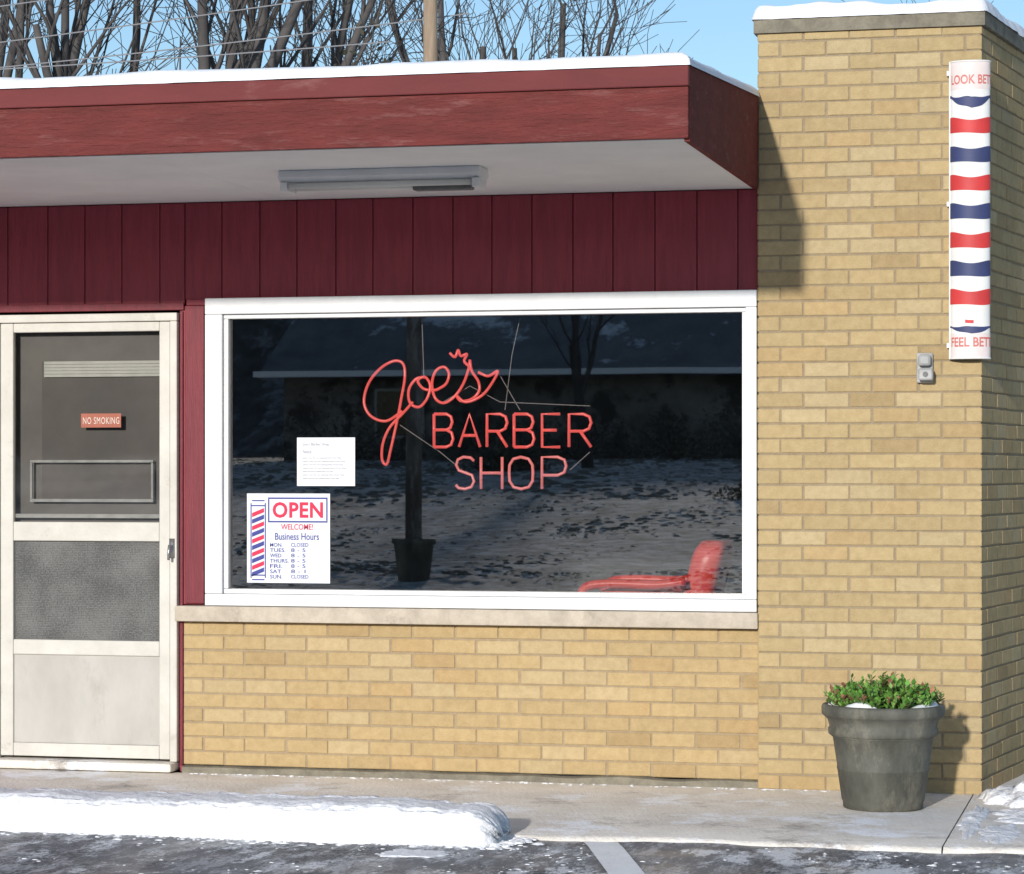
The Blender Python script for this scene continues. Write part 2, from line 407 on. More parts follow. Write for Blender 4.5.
# ================================================================ BUILDING
B = empty("barber_shop", (-3.5, 0, 0), "tan brick barber shop with maroon siding and canopy", "shop")
XL, XR = -9.0, -1.743
PX0, PX1, PY = -1.743, -.769, -.033
w = MB(); brick_wall(w, -4.462, .007, 1, 0, 0, -1, 4.462-1.745, .035, .706, 0, 5, tone=(1.03, 1.0, .97), mk=1.12)
w.obj("wall", M_brick, B)
f = MB()
n = 60
for k in range(n):
    xa = -4.46+(4.46-1.744)*k/n; xb = -4.46+(4.46-1.744)*(k+1)/n
    ya, yb = -.03+.014*nz(xa*3, 1), -.03+.014*nz(xb*3, 1); za, zb = .026+.012*nz(xa*4, 5), .026+.012*nz(xb*4, 5)
    f.quad([(xa, ya, -.05), (xb, yb, -.05), (xb, yb, zb), (xa, ya, za)]); f.quad([(xa, ya, za), (xb, yb, zb), (xb, .02, zb+.006), (xa, .02, za+.006)])
f.obj("foundation", M_cap, B, smooth=True)
f = MB(); f.box(-4.455, -1.76, .02, .2, .03, .70); f.obj("wall_core", M_dark, B)
f = MB()
f.box(XL, -1.0, 5.0, 5.1, 0, 2.66); f.box(XL, XL+.1, .25, 4.99, 0, 2.66); f.box(-1.72, -1.62, .25, 4.99, 0, 2.66)
f.box(XL+.11, -1.73, .21, 4.99, 2.55, 2.65)
f.obj("interior_wall", M_dark, B)
f = MB(); f.box(XL+.11, -1.73, .21, 4.98, 0, .10); f.obj("interior_floor", M_floor, B)
f = MB(); f.box(-1.6, -1.0, 1.3, 8, 0, 2.98); f.box(XL, -1.61, 7.8, 8, 0, 2.66); f.obj("rear_wall", M_stone, B)
sd = MB()
bx = [FX(u, .01) for u in (8, 48, 85, 122, 160, 185)]
edges = [-9.0+.19*i for i in range(19)]
edges = [e for e in edges if e < bx[0]-.05]+bx+[FX(u, .01) for u in (222, 260, 297, 336, 373, 413, 453, 492, 532, 573, 613, 655, 697, 738)]+[-1.744]
for a, b in zip(edges[:-1], edges[1:]):
    z0 = 2.215
    if b <= -4.42: z0 = 2.19
    sd.box(a+.002, b-.002, .008, .03, z0, 2.668)
sd.box(XL, -1.75, .03, .05, 2.22, 2.668)
sd.box(-4.484, -4.362, .008, .05, .785, 2.185)
sd.box(-4.484, -4.464, .004, .05, .0, .70)
sd.box(XL, -5.425, .010, .05, .0, 2.185)
sd.box(-4.45, -4.33, .004, .05, 2.187, 2.215)
sd.obj("siding", M_siding, B, bevel=.002)
M_sidinglit = mat("maroon_siding_sunlit", (.20, .028, .038), (.15, .022, .03), 14, .5, .3, 60, stretch=(3, 3, .25), spec=.3)  # darker copy of the siding colour for strips in direct sun
t = MB()
t.box(-5.43, -4.46, -.006, .0075, 2.165, 2.20); t.box(-4.455, -4.36, -.004, .0075, .79, 2.185); t.box(-4.48, -4.465, -.004, .0035, .03, 2.16)
t.obj("door_trim", M_sidinglit, B, bevel=.003)
s = MB(); s.box(-4.487, -1.745, -.055, .06, .708, .780); s.obj("sill", M_stone, B, bevel=.005)
W = empty("window", (-3.05, 0, .78), parent=B)
X0, X1, Z0, Z1 = -4.345, -1.752, .7825, 2.216
f = MB()
fw = .085
f.box(X0, X1, -.035, .06, Z1-.075, Z1); f.box(X0, X1, -.035, .06, Z0, Z0+.055)
f.box(X0, X0+fw, -.0345, .06, Z0+.056, Z1-.076); f.box(X1-.05, X1, -.0345, .06, Z0+.056, Z1-.076)
f.obj("frame", M_white, W, bevel=.004)
f = MB()
ix0, ix1, iz0, iz1 = X0+fw+.001, X1-.051, Z0+.056, Z1-.076
f.box(ix0, ix1, -.012, .055, iz1-.02, iz1); f.box(ix0, ix1, -.012, .055, iz0, iz0+.022)
f.box(ix0, ix0+.022, -.0115, .055, iz0+.023, iz1-.021); f.box(ix1-.018, ix1, -.0115, .055, iz0+.023, iz1-.021)
f.obj("glazing_bead", M_white, W, bevel=.003)
f = MB(); f.quad([(ix0+.01, .02, iz0+.01), (ix1-.01, .02, iz0+.01), (ix1-.01, .02, iz1-.01), (ix0+.01, .02, iz1-.01)])
f.obj("pane", M_glass, W)
SP = math.radians(9.3); sdx, sdy = math.sin(SP), math.cos(SP); PD = 1.25
Pn = empty("brick_pillar", (-1.25, .3, 0), parent=B)
p = MB()
brick_wall(p, PX0, PY, 1, 0, 0, -1, PX1-PX0, 0.0, 3.352, 1, 21, ext=.0055)
brick_wall(p, PX1, PY, sdx, sdy, sdy, -sdx, PD, 0.0, 3.352, 0, 22)
brick_wall(p, PX0, PY+PD, 0, -1, -1, 0, PD, 0.0, 3.352, 0, 23)
bx1, by1 = PX1+sdx*PD, PY+sdy*PD
p.quad([(bx1, by1, 0), (PX0, PY+PD, 0), (PX0, PY+PD, 3.352), (bx1, by1, 3.352)], (.27, .2, .13))
p.obj("wall", M_brick, Pn)
def slab(mb, e, z0, z1):
    q = [(PX0-e, PY-e), (PX1+e, PY-e), (bx1+e, by1+e), (PX0-e, by1+e)]
    mb.quad([(a, b, z0) for a, b in reversed(q)]); mb.quad([(a, b, z1) for a, b in q])
    for i in range(4):
        a, b = q[i], q[(i+1) % 4]; mb.quad([(a[0], a[1], z0), (b[0], b[1], z0), (b[0], b[1], z1), (a[0], a[1], z1)])
cpm = MB(); slab(cpm, .02, 3.352, 3.415); cpm.obj("coping_stone", M_cap, Pn, bevel=.006)
sn = MB()
for ix in range(61):
    for iy in range(41):
        a, b = ix/60, iy/40
        e0 = .028+.010*nz(ix*.3, iy*.3)
        xl = PX0-e0; xr = PX1+e0+(bx1-PX1)*b
        x = xl+(xr-xl)*a; y = PY-e0+(PD+2*e0)*b
        e = min(min(a, 1-a)*(xr-xl), min(b, 1-b)*PD)/.06; e = max(0, min(1, e)); fall = math.sqrt(max(0, 1-(1-e)**2))
        sn.v.append((x, y, 3.412+(.068+.03*nz(x*2.4, y*2.4)+.012*nz(x*9, y*9))*fall))
for ix in range(60):
    for iy in range(40):
        a = ix*41+iy; sn.f.append((a, a+41, a+42, a+1)); sn.c.append(None)
sn.obj("snow_cap", M_snow, Pn, smooth=True)

Cn = empty("canopy", (-4.5, -.9, 2.67), parent=B)
YF = -1.86
prof = [(YF+.022, 2.68), (8, 2.68), (8, 3.06), (0, 3.06), (YF+.022, 2.93)]
c = MB()
xa, xb = XL, -1.765
c.quad([(xa, y, z) for y, z in reversed(prof)]); c.quad([(xb, y, z) for y, z in prof])
for i in range(5):
    a, b = prof[i], prof[(i+1) % 5]
    c.quad([(xa, a[0], a[1]), (xa, b[0], b[1]), (xb, b[0], b[1]), (xb, a[0], a[1])])
c.obj("roof", M_cap, Cn)
c = MB()
sx = [XL, -6.4, -3.96, -1.765]
for a, b in zip(sx[:-1], sx[1:]): c.box(a+.001, b-.001, YF+.022, -.001, 2.670, 2.679)
c.obj("soffit", M_soffit, Cn)
c = MB(); c.box(XL, -1.7455, YF, YF+.021, 2.672, 2.868); c.obj("fascia", M_fascia, Cn, bevel=.004)
c = MB(); c.box(XL, -1.742, YF-.012, YF+.021, 2.869, 2.950); c.obj("fascia_trim", M_trimred, Cn, bevel=.005)
c = MB()
y0, y1 = YF+.0215, -.048
q = [(y0, 2.662), (y1, 2.662), (y1, 3.075), (y0, 2.948)]
for x in (-1.764, -1.743): c.quad([(x, a, b) for a, b in (q if x > -1.75 else reversed(q))])
for i in range(4):
    a, b = q[i], q[(i+1) % 4]; c.quad([(-1.764, a[0], a[1]), (-1.764, b[0], b[1]), (-1.743, b[0], b[1]), (-1.743, a[0], a[1])])
c.obj("end_board", M_fascia, Cn, bevel=.003)
sn = MB()
snow_sheet(sn, XL, -1.735, YF-.02, -.05, lambda x, y: 2.951+max(0, (y-YF))*.068, .046, .06, .008, .12, 1.7, stepx=.04)
sn.obj("snow", M_snow, Cn, smooth=True)
sn = MB(); sn.box(XL, -1.77, .0, 7.9, 3.062, 3.12); sn.obj("roof_snow", M_snow, Cn, bevel=.02)
st = MB(); st.box(-5.7, -4.49, -.10, .10, .004, .045); st.obj("door_step", M_conc, B, bevel=.01)

# door
D = empty("door", (-4.95, 0, .05), parent=B)
DX0, DX1, DZ0, DZ1 = -5.415, -4.486, .047, 2.152
f = MB()
f.box(DX0, DX1, -.028, .06, DZ1-.038, DZ1); f.box(DX0, DX0+.035, -.0275, .06, DZ0, DZ1-.039); f.box(DX1-.035, DX1, -.0275, .06, DZ0, DZ1-.039)
f.obj("frame", M_cream, D, bevel=.004)
PXa, PXb = FX(14, -.01), FX(160, -.01)
za, zb, zc, zd, ze = FZ(332, -4.95), FZ(522, -4.95), FZ(541, -4.95), FZ(640, -4.95), FZ(655, -4.95)
f = MB(); sy0, sy1 = -.020, .012
f.box(DX0+.037, PXa, sy0, sy1, DZ0+.01, DZ1-.041); f.box(PXb, DX1-.037, sy0, sy1, DZ0+.01, DZ1-.041)
for z0, z1 in ((za, DZ1-.041), (zc, zb), (ze, zd), (DZ0+.01, .12)):
    f.box(PXa+.0005, PXb-.0005, sy0+.001, sy1, z0, z1)
f.obj("leaf", M_cream, D, bevel=.004)
f = MB(); f.box(PXa, PXb, -.008, .008, .121, ze-.001); f.obj("kick_panel", M_panel, D)
f = MB(); f.quad([(PXa, .0, zb), (PXb, .0, zb), (PXb, .0, za), (PXa, .0, za)]); f.obj("upper_pane", M_glass2, D)
f = MB(); f.quad([(PXa, .0, zd), (PXb, .0, zd), (PXb, .0, zc), (PXa, .0, zc)]); f.obj("insect_screen", M_screen, D)
def fbox(mb, u0, u1, v0, v1, y0_, y1_):
    x0, x1 = FX(u0, y0_), FX(u1, y0_); xm = (x0+x1)/2
    mb.box(x0, x1, y0_, y1_, FZ(v1, xm, y0_), FZ(v0, xm, y0_))
f = MB()
fbox(f, 30, 153, 460, 462.5, .012, .02); fbox(f, 30, 153, 499, 502, .012, .02); fbox(f, 30, 32, 463, 498.5, .012, .02); fbox(f, 151, 153, 463, 498.5, .012, .02)
fbox(f, 15, 160, 514, 518, .004, .014)
f.obj("storm_bar", M_grey, D)
f = MB()
f.box(-5.40, -4.50, .05, .09, .05, 2.14); f.obj("inner_door", mat("inner_door", (.16, .145, .13), (.12, .108, .10), 4, .5), D)
f = MB()
for k in range(5): fbox(f, 44, 162, 361+k*3.2, 363.9+k*3.2, .035, .045)
f.obj("window_blind", M_blind, D)
f = MB(); fbox(f, 42, 162, 361, 500, .0465, .0485); f.obj("inner_pane", mat("inner_pane", (.12, .10, .088), (.08, .07, .062), 3, .5), D)
h = MB()
hx, hz = FX(172, -.03), FZ(548, -4.5)
h.box(hx-.012, hx+.012, -.036, -.0285, hz-.045, hz+.045); h.tube([(hx, -.036, hz+.01), (hx, -.062, hz+.01)], .008, 10)
h.tube([(hx, -.062, hz+.015), (hx-.003, -.066, hz-.02), (hx-.004, -.066, hz-.055)], [.008, .007, .006], 10)
h.obj("handle", M_metal, D, smooth=True)

# ================================================================ SIGNS AND FITTINGS
L = empty("no_smoking_sign", FP(101, 421, -.002), "small orange no smoking sticker on the door glass", "sign")
f = MB(); fbox(f, 81, 121, 413.5, 427.5, -.003, -.0015); f.obj("plate", M_orange, L)
f = MB(); flat_text(f, "NO SMOKING", 83, 119.3, 417.2, 424, -.0045, .0, 1.12); f.obj("lettering", M_lab, L)
NY = .085
NS = empty("neon_sign", FP(480, 490, NY), "red neon shop name sign hanging inside the window", "neon sign")
def strokes(mb, lst, rad, sub=6, y=NY):
    for i, s_ in enumerate(lst):
        pts = [FP(a, b, y) for a, b in s_]
        if sub > 1: pts = smooth_curve(pts, sub)
        for k, p_ in enumerate(pts): p_.y += .004*math.sin(k*.35+i)
        mb.tube(pts, rad, 8)
n1 = MB()
strokes(n1, [
 [(402, 411), (386, 421), (371, 416), (364, 402), (368, 384), (380, 369), (394, 361), (403, 364), (405, 378), (401, 400), (396, 425), (391, 449), (387, 464), (382, 460), (383, 444), (390, 427), (403, 413), (413, 402)],
 [(425, 377), (416, 379), (409, 390), (410, 403), (419, 407), (427, 399), (430, 386), (425, 377), (418, 381), (424, 389), (436, 390)],
 [(436, 390), (446, 384), (449, 374), (444, 367), (436, 371), (432, 384), (435, 398), (444, 403), (454, 397), (463, 384), (469, 368), (470, 360)],
 [(470, 360), (472, 371), (478, 381), (479, 391), (472, 399), (461, 401), (457, 396), (466, 402), (481, 396), (492, 383), (498, 371), (488, 376), (478, 372)],
 [(450, 353), (455, 357), (458, 350), (461, 356), (467, 354), (464, 361), (469, 366)]], .0066)
n1.obj("script_lettering", M_neon, NS, smooth=True)
def letter(ch, u0, u1, v0, v1):
    def q(a, b): return (u0+(u1-u0)*a, v0+(v1-v0)*b)
    G = {'B': [[(0, 0), (0, 1)], [(0, 0), (.65, 0), (.88, .08), (.95, .24), (.85, .42), (.65, .48), (0, .48)], [(.65, .48), (.92, .57), (1, .75), (.9, .93), (.65, 1), (0, 1)]],
         'A': [[(0, 1), (.5, 0), (1, 1)], [(.2, .65), (.8, .65)]],
         'R': [[(0, 1), (0, 0), (.65, 0), (.92, .08), (1, .26), (.9, .44), (.65, .52), (0, .52)], [(.5, .52), (1, 1)]],
         'E': [[(1, 0), (0, 0), (0, 1), (1, 1)], [(0, .49), (.8, .49)]],
         'S': [[(1, .12), (.8, .02), (.4, 0), (.1, .08), (0, .25), (.15, .42), (.5, .49), (.88, .57), (1, .76), (.85, .94), (.5, 1), (.15, .97), (0, .87)]],
         'H': [[(0, 0), (0, 1)], [(1, 0), (1, 1)], [(0, .5), (1, .5)]],
         'O': [[(.5, 0), (.18, .06), (.02, .25), (0, .5), (.02, .75), (.18, .94), (.5, 1), (.82, .94), (.98, .75), (1, .5), (.98, .25), (.82, .06), (.5, 0)]],
         'P': [[(0, 1), (0, 0), (.65, 0), (.93, .09), (1, .28), (.92, .48), (.65, .57), (0, .57)]]}
    return [[q(a, b) for a, b in s_] for s_ in G[ch]]
n2 = MB()
for ch, a, b in (('B', 434, 453), ('A', 459, 480), ('R', 487, 507), ('B', 514, 534), ('E', 542, 560), ('R', 569, 591)):
    strokes(n2, letter(ch, a, b, 414, 447), .0072, 1)
n2.obj("block_lettering", M_neon, NS, smooth=True)
n3 = MB()
for ch, a, b in (('S', 456, 474), ('H', 481, 502), ('O', 509, 533), ('P', 542, 566)):
    strokes(n3, letter(ch, a, b, 457, 489), .0070, 1)
n3.obj("lower_lettering", M_neon2, NS, smooth=True)
n4 = MB()
for l in ([(400, 425), (440, 452), (462, 470)], [(422, 318), (424, 380)], [(498, 372), (520, 410)], [(520, 318), (512, 355), (505, 410)], [(440, 404), (470, 386), (500, 402), (590, 406)], [(570, 470), (590, 452)]):
    n4.tube([FP(a, b, NY+.03) for a, b in l], .0024, 6)
n4.obj("support_frame", M_tubewire, NS)
PNy = .0165
Nn = empty("paper_notice", FP(326, 486, PNy), "white printed paper notice taped to the window", "notice")
f = MB(); fbox(f, 297, 355, 437.5, 486, PNy, PNy+.0008); f.obj("sheet", M_paper, Nn)
f = MB(); flat_text(f, "Joe's Barber Shop", 303, 329, 442.5, 446.5, PNy-.0015)
flat_text(f, "Notice:", 303, 312, 450, 453.5, PNy-.0015)
for k, L_ in enumerate((38, 42, 40, 43, 30, 41, 36)):
    flat_text(f, "please note the new opening times of our shop", 303, 303+L_, 457+k*3.4, 459+k*3.4, PNy-.0015)
f.obj("lettering", M_igrey, Nn)
O_ = empty("open_sign", FP(288, 583, PNy), "white open sign with business hours and barber pole graphic", "sign")
f = MB(); fbox(f, 247, 330, 493.5, 583, PNy, PNy+.001); f.obj("board", M_paper, O_)
yy = PNy-.0015
f = MB(); flat_text(f, "OPEN", 272.5, 323, 502, 518, yy, .03, 1.08); flat_text(f, "WELCOME!", 281, 313, 524, 529.8, yy, .01)
for k in range(5):
    v = 513+k*13.2
    x0, x1 = FX(252, yy), FX(264, yy)
    zz = [FZ(v+a, x0, yy) for a in (0, 4.2, -5, -.8)]
    f.quad([(x0, yy, zz[1]), (x1, yy, zz[3]), (x1, yy, zz[2]), (x0, yy, zz[0])])
f.obj("red_print", M_ired, O_)
f = MB(); flat_text(f, "Business Hours", 275, 319, 533, 540, yy, .01)
rows = [("MON.", "CLOSED"), ("TUES.", "8 - 5"), ("WED.", "8 - 5"), ("THURS.", "8 - 5"), ("FRI.", "8 - 5"), ("SAT.", "8 - 1"), ("SUN.", "CLOSED")]
for k, (a, b) in enumerate(rows):
    v = 543+k*5.3
    flat_text(f, a, 270, 270+3.1*len(a), v, v+3.8, yy, .01); flat_text(f, b, 291, 291+2.9*len(b), v, v+3.8, yy, .01)
for u0, u1, v0, v1 in ((268, 327.5, 497.5, 499), (268, 327.5, 521, 522.5), (268, 269.3, 499.1, 520.9), (326.2, 327.5, 499.1, 520.9),
                       (250.5, 251.5, 503, 578), (264.8, 265.8, 503, 578), (252, 264.5, 500, 501.2), (252, 264.5, 579, 580.2), (251.6, 264.7, 505, 506.2), (251.6, 264.7, 574.5, 575.7)):
    frect(f, u0, u1, v0, v1, yy)
for k in range(5):
    v = 519.5+k*13.2
    x0, x1 = FX(252, yy), FX(264, yy)
    zz = [FZ(v+a, x0, yy) for a in (0, 4.2, -5, -.8)]
    f.quad([(x0, yy, zz[1]), (x1, yy, zz[3]), (x1, yy, zz[2]), (x0, yy, zz[0])])
f.obj("blue_print", M_iblue, O_)

# barber pole wall sign: shallow curved enamel panel wrapping the pillar corner
bcx, bcy, br, FL = -.813, -.052, .086, .55
bz1, bz0 = FZ(61, -.82, -.07), FZ(359, -.82, -.07)
BP = empty("barber_pole_sign", (bcx, bcy, bz0), "curved white enamel barber pole sign with red and blue stripes", "barber pole sign")
A0, A1 = math.radians(178), math.radians(395)
def cyl(a, z, r): return (bcx+r*math.cos(a), bcy+FL*r*math.sin(a), z)
def panel(mb, z0, z1, r):
    for i in range(40):
        a, b = A0+(A1-A0)*i/40, A0+(A1-A0)*(i+1)/40
        mb.quad([cyl(a, z0, r), cyl(b, z0, r), cyl(b, z1, r), cyl(a, z1, r)])
f = MB(); panel(f, bz0, bz1, br)
for i in range(40):
    a, b = A0+(A1-A0)*i/40, A0+(A1-A0)*(i+1)/40
    f.quad([cyl(a, bz1, br), cyl(b, bz1, br), cyl(b, bz1, br-.012), cyl(a, bz1, br-.012)])
    f.quad([cyl(b, bz0, br), cyl(a, bz0, br), cyl(a, bz0, br-.012), cyl(b, bz0, br-.012)])
f.obj("panel", M_enamel, BP)
f = MB(); panel(f, FZ(89, -.82, -.1), bz1-.006, br+.0012); f.obj("top_plate", M_pink, BP)
f = MB(); panel(f, bz0+.006, FZ(333, -.82, -.1), br+.0012); f.obj("bottom_plate", M_pink, BP)
f = MB()
for z in (bz1-.003, bz0+.003):
    f.tube([cyl(A0+(A1-A0)*i/40, z, br+.001) for i in range(41)], .004, 6)
f.box(bcx-br-.004, bcx-br+.006, bcy-.012, bcy+.010, bz0, bz1)
for z in (bz1-.05, bz1-.62, bz0+.06): f.box(bcx-br-.014, bcx-br-.0045, bcy-.012, bcy+.010, z-.010, z+.010)
f.obj("rim", M_enamel, BP)
FACE = math.radians(276)
def band(mb, vc, h, a0=A0+.10, a1=A1-.08, r=br+.0022, shape=0, ph=0.0):
    zc_ = FZ(vc, -.82, -.11); hh = h/2/226.0; n_ = 48
    for i in range(n_):
        qs = []
        for k in (i, i+1):
            s_ = k/n_; a = a0+(a1-a0)*s_
            th = a-math.radians(180); hk = hh
            if shape:
                w_ = abs(a-FACE)/1.3; dz = shape*(-.018+.026*min(1, w_)**.8+.004*math.sin(th*5)); hk = hh*max(.25, 1-min(1, w_)**1.5)
            else: dz = .0045*math.sin(th*2.4+.4); hk = hh*(1+.10*math.sin(th*3))
            qs.append((a, zc_+dz-hk, zc_+dz+hk))
        mb.quad([cyl(qs[0][0], qs[0][1], r), cyl(qs[1][0], qs[1][1], r), cyl(qs[1][0], qs[1][2], r), cyl(qs[0][0], qs[0][2], r)])
def cyl_text(mb, s_, v0, v1, a0, a1, r=br+.0026):
    vs, fs = text2d(s_, .02); zt, zb = FZ(v0, -.82, -.11), FZ(v1, -.82, -.11)
    mb.add([cyl(a0+(a1-a0)*x, zb+(zt-zb)*y, r) for x, y in vs], fs)
f = MB()
for v in (125, 182.5, 240, 297): band(f, v, 14)
band(f, 320.5, 3.5, math.radians(258), math.radians(282))
f.obj("red_stripe", M_red, BP)
f = MB(); cyl_text(f, "LOOK BETTER", 74, 83.5, math.radians(208), math.radians(390)); cyl_text(f, "FEEL BETTER", 337, 346.5, math.radians(208), math.radians(390))
f.obj("lettering", M_pred, BP)
f = MB()
for v in (154, 211, 268.5): band(f, v, 14)
band(f, 98.5, 11, shape=1.1); band(f, 328, 7, shape=.6)
f.obj("blue_stripe", M_blue, BP)

ob = FP(925, 368, -.04)
E = empty("outlet_box", (ob.x, -.04, ob.z), "grey weatherproof electrical outlet box on brick pillar", "outlet box")
f = MB(); f.box(ob.x-.036, ob.x+.036, -.062, -.041, ob.z-.066, ob.z+.066); f.obj("base_plate", M_grey, E, bevel=.008)
f = MB(); f.box(ob.x-.024, ob.x+.040, -.115, -.063, ob.z-.056, ob.z-.004); f.obj("lower_cover", M_grey, E, bevel=.008)
f = MB(); f.box(ob.x-.026, ob.x+.030, -.100, -.063, ob.z+.006, ob.z+.058); f.obj("upper_cover", M_grey, E, bevel=.012)
f = MB(); f.tube([(ob.x+.008, -.1155, ob.z-.03), (ob.x+.008, -.119, ob.z-.03)], .012, 12); f.obj("knob", M_dgrey, E)

LX0, LX1, LY = -3.605, -2.735, -1.10
LF = empty("ceiling_lamp", ((LX0+LX1)/2, LY, 2.668), "white strip lamp fixed under the canopy soffit", "lamp")
f = MB()
sec = [(-.075, 2.6685), (-.085, 2.640), (-.035, 2.612), (.035, 2.612), (.085, 2.640), (.075, 2.6685)]
for (a, b) in zip(sec[:-1], sec[1:]): f.quad([(LX0, LY+a[0], a[1]), (LX1, LY+a[0], a[1]), (LX1, LY+b[0], b[1]), (LX0, LY+b[0], b[1])])
f.quad([(LX0, LY+a, b) for a, b in sec]); f.quad([(LX1, LY+a, b) for a, b in reversed(sec)])
f.obj("housing", M_white, LF)
for dy in (-.05, .05):
    f = MB(); f.tube([(LX0+.04, LY+dy, 2.606), (LX1-.04, LY+dy, 2.606)], .013, 10)
    f.obj("tube", M_frosted, LF, smooth=True)
for x in (LX0+.005, LX1-.035):
    f = MB(); f.box(x, x+.03, LY-.07, LY+.07, 2.583, 2.622); f.obj("socket", M_white, LF, bevel=.004)
f = MB(); f.box(LX1-.30, LX1-.045, LY-.030, LY+.030, 2.578, 2.611); f.obj("ballast", M_dgrey, LF, bevel=.008)

# ================================================================ PLANTER
pcx, pcy = -1.136, -.60
PT = empty("flower_pot", (pcx, pcy, 0), "weathered grey tapered flower pot on the sidewalk", "flower pot")
pr = [(.150, .0), (.166, .004), (.168, .03), (.172, .034), (.190, .16), (.192, .162), (.193, .172), (.191, .175), (.210, .300), (.222, .306), (.228, .312), (.229, .334), (.223, .342), (.232, .372), (.249, .388), (.256, .394), (.257, .424), (.252, .433), (.240, .436), (.226, .425), (.222, .40), (.215, .30)]
f = MB(); f.lathe(pr, pcx, pcy, 56); f.obj("pot", M_pot, PT, smooth=True)
f = MB(); f.lathe([(.219, .385), (.12, .40), (.01, .405)], pcx, pcy, 32, capb=False, capt=True); f.obj("soil", M_soil, PT, smooth=True)
sn = MB()
for (sa, sb) in ((-1.1, 1.0), (2.4, 3.6), (-2.4, -1.5)):
    m = 14; base = len(sn.v)
    for i in range(m+1):
        a = sa+(sb-sa)*i/m; e = max(0, math.sin(math.pi*i/m))**.5
        for j in range(6):
            rr_ = .165+.080*j/5; hh = .405+.05*e*math.sin(math.pi*min(1, (j+.3)/5.3))+.008*nz(a*6, j)
            sn.v.append((pcx+rr_*math.cos(a), pcy+rr_*math.sin(a), hh))
    for i in range(m):
        for j in range(5):
            q = base+i*6+j; sn.f.append((q, q+6, q+7, q+1)); sn.c.append(None)
sn.obj("snow", M_snow, PT, smooth=True)
PL = empty("leafy_plant", (pcx, pcy, .40), "low green leafy plant with reddish tips in the pot", "plant")
lf = MB(); stm = MB(); r2 = random.Random(4)
for i in range(300):
    a = r2.uniform(0, 6.283); rad = .215*math.sqrt(r2.random())
    bx_, by_ = pcx+rad*math.cos(a)*.75, pcy+rad*math.sin(a)*.75
    hgt = (.05+.075*r2.random())*(1.2-rad/.32)*(1+.5*nz(bx_*14, by_*14))
    tx, ty, tz = pcx+rad*1.12*math.cos(a)+r2.uniform(-.02, .02), pcy+rad*1.12*math.sin(a)+r2.uniform(-.02, .02), .415+hgt
    stm.tube([(bx_, by_, .395), ((bx_+tx)/2, (by_+ty)/2, .40+hgt*.6), (tx, ty, tz)], [.0025, .002, .0015], 4)
    reddish = r2.random() < .10
    for k in range(10):
        s_ = .35+.65*k/9; p0 = Vector((bx_+(tx-bx_)*s_, by_+(ty-by_)*s_, .40+(tz-.40)*s_))
        az = r2.uniform(0, 6.283); el = r2.uniform(.2, 1.3); ln = r2.uniform(.020, .042); wd = ln*.28
        d = Vector((math.cos(az)*math.cos(el), math.sin(az)*math.cos(el), math.sin(el))); sdv = d.cross(Vector((0, 0, 1))); sdv.normalize()
        kk = r2.uniform(.6, 1.35)
        col = (.13*kk, .31*kk, .05*kk) if r2.random() < .6 else (.22*kk, .40*kk, .09*kk)
        if reddish and k > 5: col = (.34*kk, .16*kk, .09*kk)
        mid = p0+d*ln*.45+Vector((0, 0, .003)); end = p0+d*ln
        lf.quad([p0, mid-sdv*wd, end, mid+sdv*wd], col)
lf.obj("leaves", M_leaf, PL); stm.obj("stems", mat("stem", (.09, .10, .04), (.12, .07, .04), 20, .8), PL)

# ================================================================ WHEEL STOP + SNOW
WS = empty("wheel_stop", (-4.5, -1.83, -.01), "long concrete wheel stop buried in packed snow", "wheel stop")
f = MB(); f.box(-7.5, -2.56, -1.97, -1.72, -.012, .09); f.obj("block", M_conc, WS, bevel=.02)
sn = MB()
nx_ = 700; prof_n = 40
for i in range(nx_+1):
    x = -7.6+(7.6-2.475)*i/nx_
    e = min(1, (nx_-i)/16.0); e = math.sqrt(max(0.0, 1-(1-e)**2))
    w_ = .178+.030*nz(x*1.7, 0)+.022*nz(x*7, 4); h_ = (.146+.014*nz(x*1.1, 9)+.010*nz(x*5, 2)+.008*nz(x*14, 2))*(.30+.70*e)
    yc = -1.845+.02*nz(x*.9, 3)
    for j in range(prof_n+1):
        a = math.pi*j/prof_n
        cx_ = -math.cos(a); sx_ = math.sin(a)
        px = math.copysign(abs(cx_)**.5, cx_)*w_*(.55+.45*e); pz = (sx_**.34)*h_
        side = max(0, abs(cx_)-.30)
        rid = abs(nz(x*6, j*.35, 1)); rid2 = abs(nz(x*15, j*.8, 4))
        q = .010*nz(x*4, j*.3, 1)+side*(.028*rid+.022*rid2+.010*nz(x*36, j*1.8, 6))+.004*nz(x*20, j*1.3, 2)+.0025*nz(x*55, j*2.7, 2)
        sn.v.append((x+(.08*nz(j*.5, 3)+.03*nz(j*1.7, 3))*(1-e), yc+px*(1+q*3.5), -.02+max(0, pz+q*min(1, sx_*1.5)-.006)))
for i in range(nx_):
    for j in range(prof_n):
        a = i*(prof_n+1)+j; sn.f.append((a, a+1, a+prof_n+2, a+prof_n+1)); sn.c.append(None)
a = nx_*(prof_n+1); sn.f.append(tuple(a+j for j in range(prof_n+1))); sn.c.append(None)
sn.obj("snow_cover", M_dsnow, WS, smooth=True)
